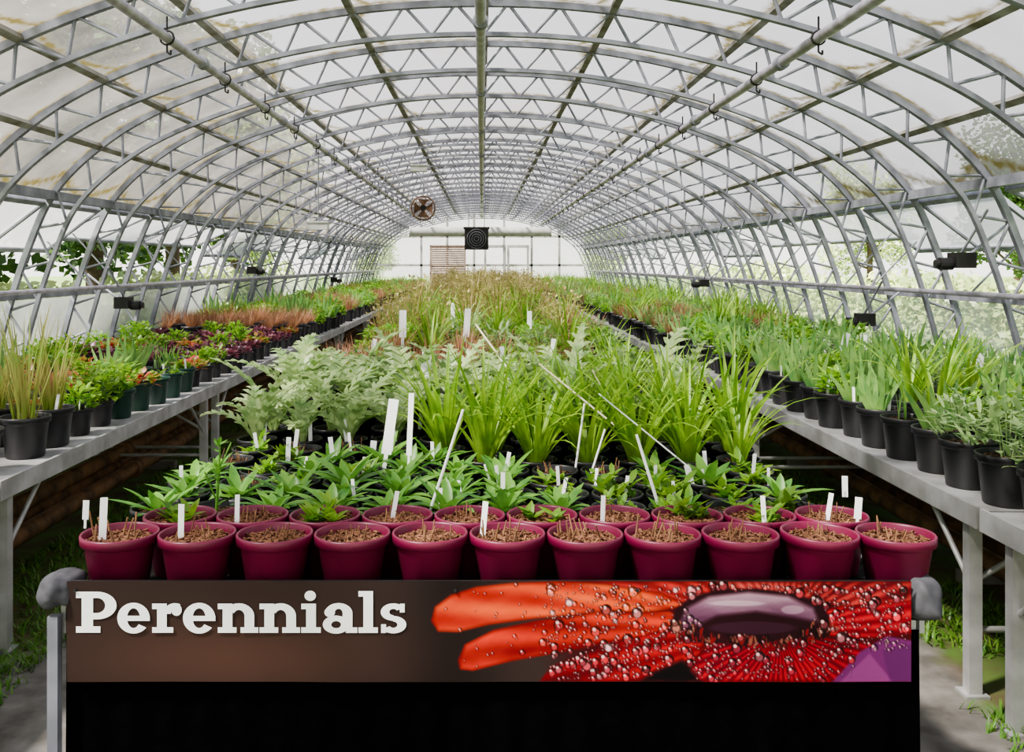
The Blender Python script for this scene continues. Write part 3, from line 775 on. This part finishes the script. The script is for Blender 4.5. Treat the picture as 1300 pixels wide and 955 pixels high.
petal([(581,838),(590,818),(626,800),(680,788),(760,778),(850,776),(890,796),(820,808),(730,826),(650,840),(600,852),(584,850)],(212,64,44),(116,18,20),12,60)
petal([(684,866),(700,846),(760,822),(840,800),(900,800),(890,830),(860,850),(842,866)],(176,32,36),(76,8,16),13,50)
petal([(870,866),(880,840),(905,808),(1000,806),(1100,812),(1160,830),(1160,866)],(176,28,40),(70,6,18),15,60)
petal([(905,738),(1030,738),(1050,765),(1000,756),(930,750)],(214,92,82),(130,28,32),16,50)
petal([(1010,738),(1160,738),(1160,770),(1070,772),(1036,760)],(204,68,62),(90,14,22),18,60)
petal([(1045,772),(1110,766),(1160,762),(1160,806),(1080,812),(1040,806)],(190,36,44),(84,8,20),17,60)
b,_=poly([(832,853),(866,838),(890,866),(815,866)],8); blend(b,(12,6,8))
b,_=poly([(850,800),(858,772),(880,757),(915,749),(960,747),(1005,752),(1040,766),(1056,786),(1048,806),(1000,812),(940,818),(880,816)],4); blend(b,(38,10,18))
b,_=poly([(862,792),(872,772),(900,758),(950,752),(1000,757),(1032,772),(1040,790),(1010,784),(960,776),(910,782),(880,796)],6); gsh=np.clip((Yy-752)/36,0,1)+.2*nz(22,8,77)
m3=np.clip(b,0,1)[...,None]; gg=np.clip(gsh,0,1)[...,None]; col=col*(1-m3)+(np.array([178,142,158])*(1-gg)+np.array([88,50,74])*gg)*m3
el=((X-935)/40)**2+((Yy-766)/4)**2; blend(np.clip((1-el)*2,0,1)*.5,(214,190,200)); el=((X-1006)/16)**2+((Yy-774)/6)**2; blend(np.clip((1-el)*3,0,1)*.45,(200,172,186))
el=((X-955)/60)**2+((Yy-797)/9)**2; blend(np.clip((1-el)*3,0,1)*.85,(56,26,42))
r=np.random.RandomState(3)
for i in range(150):
    a=r.uniform(0.0,3.14); k=r.uniform(.8,1.25); cx=955+math.cos(a)*90*k; cy=790+math.sin(a)*26*k; w=((X-cx-(Yy-cy)*r.uniform(-.5,.5))/r.uniform(1.3,2.8))**2+((Yy-cy)/r.uniform(3,8))**2; blend(np.clip((1-w)*2,0,1)*.85,[(24,8,10),(120,26,28),(138,80,62),(54,12,18)][i%4])
b,_=poly([(1056,866),(1092,828),(1126,808),(1160,814),(1160,866)],3); blend(b,(104,38,94)); b,_=poly([(1066,866),(1104,830),(1134,866)],3); blend(b*.6,(146,72,126)); b,_=poly([(1130,866),(1120,826),(1160,818),(1160,866)],3); blend(b*.5,(78,30,80))
for i in range(1800):
    cx=r.uniform(560,1155) if i%2 else r.uniform(690,1150); cy=r.uniform(741,864); 
    if cx<690 and r.rand()<.75: continue
    if cx>1085 and cy>826: continue
    if ((cx-955)/84)**2+((cy-774)/22)**2<1: continue
    rad=r.choice([1.3,1.8,2.3,3,4,5.5,7],p=[.25,.24,.2,.15,.09,.05,.02]); 
    x0=int((cx-12-85)/1072*(W-1)); x1=int((cx+12-85)/1072*(W-1)); y0=int((cy-12-738)/128*(Hh-1)); y1=int((cy+12-738)/128*(Hh-1)); x0=max(x0,0);y0=max(y0,0)
    Xs=X[y0:y1,x0:x1]; Ys=Yy[y0:y1,x0:x1]
    if Xs.size==0: continue
    c=col[int(np.clip((cy-738)/128*(Hh-1),0,Hh-1)),int(np.clip((cx-85)/1072*(W-1),0,W-1))].copy()
    if c[0]<60: continue
    def bl(mk,cc):
        mk=np.clip(mk,0,1)[...,None]; col[y0:y1,x0:x1]=col[y0:y1,x0:x1]*(1-mk)+np.array(cc)*mk
    bl((rad-np.hypot(Xs-cx,Ys-cy)+.5)*.8,c*.42); bl((rad*.75-np.hypot(Xs-cx,Ys-cy-rad*.25)+.2)*.6,np.minimum(255,c*1.0+np.array([46,30,34]))); bl((rad*.33-np.hypot(Xs-cx+rad*.3,Ys-cy+rad*.35)+.5)*.85,(236,186,186))
col=np.clip(col,0,255)/255; linc=np.where(col<=.04045,col/12.92,((col+.055)/1.055)**2.4)
me=bpy.data.meshes.new('banner_face'); hw=(bx1-bx0)/2; hh=bz1-bz0
xs=np.linspace(-hw,hw,W); zs=np.linspace(hh,0,Hh); XX,ZZ=np.meshgrid(xs,zs); YW=.0015*np.sin(XX*7)+.0005*np.sin(XX*23+ZZ*9)
V=np.stack([XX,YW,ZZ],-1).reshape(-1,3); I=np.arange(W*Hh).reshape(Hh,W)
Fq=np.stack([I[:-1,:-1],I[1:,:-1],I[1:,1:],I[:-1,1:]],-1).reshape(-1,4)
me.from_pydata(V.tolist(),[],Fq.tolist()); ca=me.color_attributes.new('print','FLOAT_COLOR','POINT')
ca.data.foreach_set('color',np.concatenate([linc.reshape(-1,3),np.ones((W*Hh,1))],1).ravel())
m,nt,o=newmat('printed_vinyl'); at=N(nt,'ShaderNodeAttribute'); at.attribute_name='print'; b=N(nt,'ShaderNodeBsdfPrincipled'); b.inputs['Roughness'].default_value=.55; b.inputs['Specular IOR Level'].default_value=.15; nt.links.new(at.outputs['Color'],b.inputs['Base Color']); nt.links.new(b.outputs[0],o.inputs[0])
me.materials.append(m); me.polygons.foreach_set('use_smooth',[True]*len(me.polygons)); ob('printed_face',me,ban)
T=MB(); sc=1/S; PN_=[0]
def tp(pts):
    PN_[0]+=1; z=PN_[0]*4e-6; T.poly([(p[0],p[1],z) for p in pts])
def rect(x0,y0,x1,y1): tp([(x0,y0),(x1,y0),(x1,y1),(x0,y1)])
def arc(cx,cy,ro,so,ri,si,a0,a1,n=28):
    a0,a1=math.radians(a0),math.radians(a1)
    for i in range(n):
        t0=a0+(a1-a0)*i/n; t1=a0+(a1-a0)*(i+1)/n
        q=[(cx+ri*math.cos(t0),cy+si*math.sin(t0)),(cx+ro*math.cos(t0),cy+so*math.sin(t0)),(cx+ro*math.cos(t1),cy+so*math.sin(t1)),(cx+ri*math.cos(t1),cy+si*math.sin(t1))]
        tp(q if ri>0 else q[:3])
def gP(x): rect(x+7,0,x+21,52); rect(x,0,x+30,8); rect(x,44,x+25,52); arc(x+26,34.5,24,17.5,10,9.5,-90,90); rect(x+20,44,x+26,52); rect(x+20,17,x+26,25)
def ge(x): arc(x+20,18.5,20,19.5,8,12.5,0,322,44); rect(x+6,15,x+40,21.5)
def gr(x): rect(x+6,0,x+18,37); rect(x,0,x+26,7); rect(x,30,x+12,37); arc(x+28,24,14,13.5,5,5,60,180); arc(x+30,29,6.5,7.5,0,0,0,360)
def gn(x): rect(x+6,0,x+18,37); rect(x,0,x+23,7); rect(x,30,x+12,37); arc(x+26,21,19,16.5,7,8,0,150); rect(x+33,0,x+45,21.5); rect(x+28,0,x+50,7)
def gi(x): rect(x+6,0,x+18,37); rect(x,0,x+24,7); rect(x,30,x+12,37); arc(x+11,47,7,6.5,0,0,0,360)
def ga(x): rect(x+25,3,x+37,25); arc(x+20,25,17,12.8,5,5.5,0,165); arc(x+9,26,6.5,6,0,0,0,360); arc(x+17,10.5,16.5,11.5,6,4.5,0,360); rect(x+29,0,x+43,7)
def gl(x): rect(x+6,0,x+18,53); rect(x,0,x+24,7); rect(x,46,x+12,53)
def gs(x): arc(x+17,26.5,15.5,11,5,4,30,272); arc(x+17,10.5,16,11,5,4,-150,92); rect(x+25,26,x+31,37); rect(x+2,0,x+8,11)
xc=0
for fn,wd in ((gP,51),(ge,43),(gr,38),(ge,43),(gn,51.5),(gn,51.5),(gi,26),(ga,44.5),(gl,26),(gs,34)):
    fn(xc); xc+=wd
k=420/ (xc)
T.v=[(v[0]*k*sc,-.0022-v[2],v[1]*sc) for v in T.v]
ob('lettering',T.mesh('txt',[M['white']],False),ban,(-hw+(97-85)*sc,0,hh-(803-738)*sc),label='bold white slab-serif word Perennials')
mb=MB(); mb.box(-hw,.012,-.005,hw,.02,hh-.004); ob('backing_board',mb.mesh('bb',[M['dark']],False),ban)
for x in (-hw+.02,hw-.02,-.08*hw,.35*hw): rodob('eyelet',(x,-.006,hh-.02),(x,.012,hh-.02),.004,'dark',ban,10)
rows=[[],[]]
for i in range(160):
    x=-.965+1.98*i/159; rows[0].append((x,2.196,.60)); rows[1].append((x,2.185+.008*math.sin(i*.9)+.006*math.sin(i*.37),.0))
mb=MB(); mb.quadstrip(rows); ob('bench_skirt',mb.mesh('sk',[M['skirt']]),label='black cloth skirt hanging below the banner to floor',category='cloth')
def wad(cx,cy,cz,sx,sy,sz,seed,lab):
    mb=MB(); rows=[]; n=56
    for i in range(33):
        ph=math.pi*i/32; row=[]
        for j in range(n):
            th=2*math.pi*j/n; d=Vector((math.sin(ph)*math.cos(th),math.sin(ph)*math.sin(th),math.cos(ph)))
            fold=math.sin(d.x*7+d.z*4+2*mnoise.noise(d*1.5+Vector((seed,seed,0))))
            e=(abs(d.x)**3+abs(d.y)**3+abs(d.z)**3)**(-1/3)
            k=e*(1+.14*mnoise.noise(d*1.6+Vector((seed,0,0)))+.035*fold)
            row.append((d.x*sx*k,d.y*sy*k,d.z*sz*k))
        rows.append(row)
    mb.quadstrip(rows,0,True)
    ob('corner_cloth',mb.mesh('cw',[M['cloth']]),None,(cx,cy,cz),label=lab,category='cloth')
wad(-.985,2.215,.692,.042,.065,.036,1,'crumpled grey cloth padding tied at bench corner'); wad(1.03,2.24,.665,.042,.07,.05,5,'crumpled grey cloth padding wrapped round bench corner')
mb=MB(); mb.box(-.012,-.012,0,.012,.012,.64); ob('bench_post',mb.mesh('bp',[M['alu']],False),None,(-.985,2.178,0),label='galvanised metal post at corner of bench',category='post')
# ------------------------------------------------------------------ trees outside
def treemb(R,H,n,ls):
    t=MB(); lf=MB()
    t.rod((0,0,-.03),(0,0,H*.5),.16,10,r2=.1)
    cl=[]
    for i in range(11):
        a=U(0,6.28); q=Vector((math.cos(a)*R*U(.3,.8),math.sin(a)*R*U(.3,.8),H*U(.28,.95))); t.rod((0,0,H*U(.2,.5)),q,.06,6,r2=.02); cl.append((q,R*U(.4,.65)))
    cl.append((Vector((0,0,H*.8)),R*.6))
    for i in range(n):
        q,r=random.choice(cl); d=Vector((random.gauss(0,1),random.gauss(0,1),random.gauss(0,1))).normalized()*r*random.random()**.4; p=q+d
        a=Vector((U(-1,1),U(-1,1),U(-1,1))).normalized()*ls; b2=a.orthogonal().normalized()*ls*.6
        lf.poly([p-a,p+b2,p+a,p-b2])
    return t,lf
TR=[]
for i in range(3):
    t,lf=treemb(2.0,6.0,7500,.10); TR.append((t.mesh('trunk',[M['bark']]),lf))
TL={}
for i,(t,lf) in enumerate(TR):
    for k in ('tree','treer','treey'): TL[(i,k)]=lf.mesh('crown',[M[k]],False)
for (x,y,k,s) in ((-8.6,9,'treer',1.35),(-8.8,15,'tree',1.45),(-8.6,21,'tree',1.4),(-9,27.5,'tree',1.5),(-9,34.5,'treey',1.4),(-10,42,'tree',1.5),(-15,12,'tree',1.6),(-15.5,19.5,'treer',1.6),(-17.5,29,'tree',1.6),
                  (15,22,'treey',.9),(17,30,'tree',.9),(16,39,'treey',.9),(-6,52,'treey',.6),(7,54,'treey',.6),(10.5,9.5,'treey',.5)):
    i=random.randrange(3); lb={'tree':'green leafy tree outside glass','treer':'red-leaved tree outside glass','treey':'pale spring-green tree outside glass'}[k]
    e=ob('tree',None,None,(x,y,-.03),(0,0,U(0,6)),s,label=lb,category='tree',group='trees outside'); ob('trunk',TR[i][0],e); ob('crown',TL[(i,k)],e)
for (x,y) in ((6.5,7),(6.6,12),(6.4,17),(6.6,22),(6.5,27),(-5.7,9),(-5.7,14),(-5.7,19),(-5.7,24)):
    mb=MB()
    for i in range(3200):
        p=Vector((U(-.5,.5),U(-2.3,2.3),0)); p.z=U(0,(1.3 if x>0 else 1.15)+.5*mnoise.noise(Vector((p.y*1.2,x,y)))); a=Vector((U(-1,1),U(-1,1),U(-1,1))).normalized()*.07; b2=a.orthogonal().normalized()*.045; mb.poly([p-a,p+b2,p+a,p-b2])
    ob('hedge',mb.mesh('hd',[M['treey']],False),None,(x,y,0),label='low clipped hedge outside greenhouse side wall',category='hedge',group='hedges outside')
# ------------------------------------------------------------------ light
w=bpy.data.worlds.new('World'); bpy.context.scene.world=w; w.use_nodes=True; nt=w.node_tree
bg=nt.nodes['Background']; tc=nt.nodes.new('ShaderNodeTexCoord'); sp=nt.nodes.new('ShaderNodeSeparateXYZ'); rp=nt.nodes.new('ShaderNodeValToRGB')
nt.links.new(tc.outputs['Generated'],sp.inputs[0]); nt.links.new(sp.outputs[2],rp.inputs[0]); nt.links.new(rp.outputs[0],bg.inputs[0])
rp.color_ramp.elements[0].color=(1,.97,.93,1); rp.color_ramp.elements[1].position=.8; rp.color_ramp.elements[1].color=(.74,.81,1,1)
bg.inputs[1].default_value=2.3
sl=bpy.data.lights.new('Sun','SUN'); sl.energy=24; sl.angle=math.radians(5); sl.color=(1,.93,.82); so=bpy.data.objects.new('Sun',sl); C.objects.link(so)
so.rotation_euler=Vector((.50,.30,-.80)).to_track_quat('-Z','Y').to_euler()
try: bpy.context.scene.view_settings.look='AgX - Medium High Contrast'
except Exception as ex: print(ex)
# ------------------------------------------------------------------ camera
cd=bpy.data.cameras.new('Camera'); cam=bpy.data.objects.new('Camera',cd); C.objects.link(cam); bpy.context.scene.camera=cam
cam.location=(0,0,EYE); cam.rotation_euler=(math.pi/2,0,0); cd.sensor_width=36; cd.lens=F/1300*36
cd.shift_x=(650-VX)/1300; cd.shift_y=-(477.5-VY)/1300; cd.clip_end=300; cd.clip_start=.05
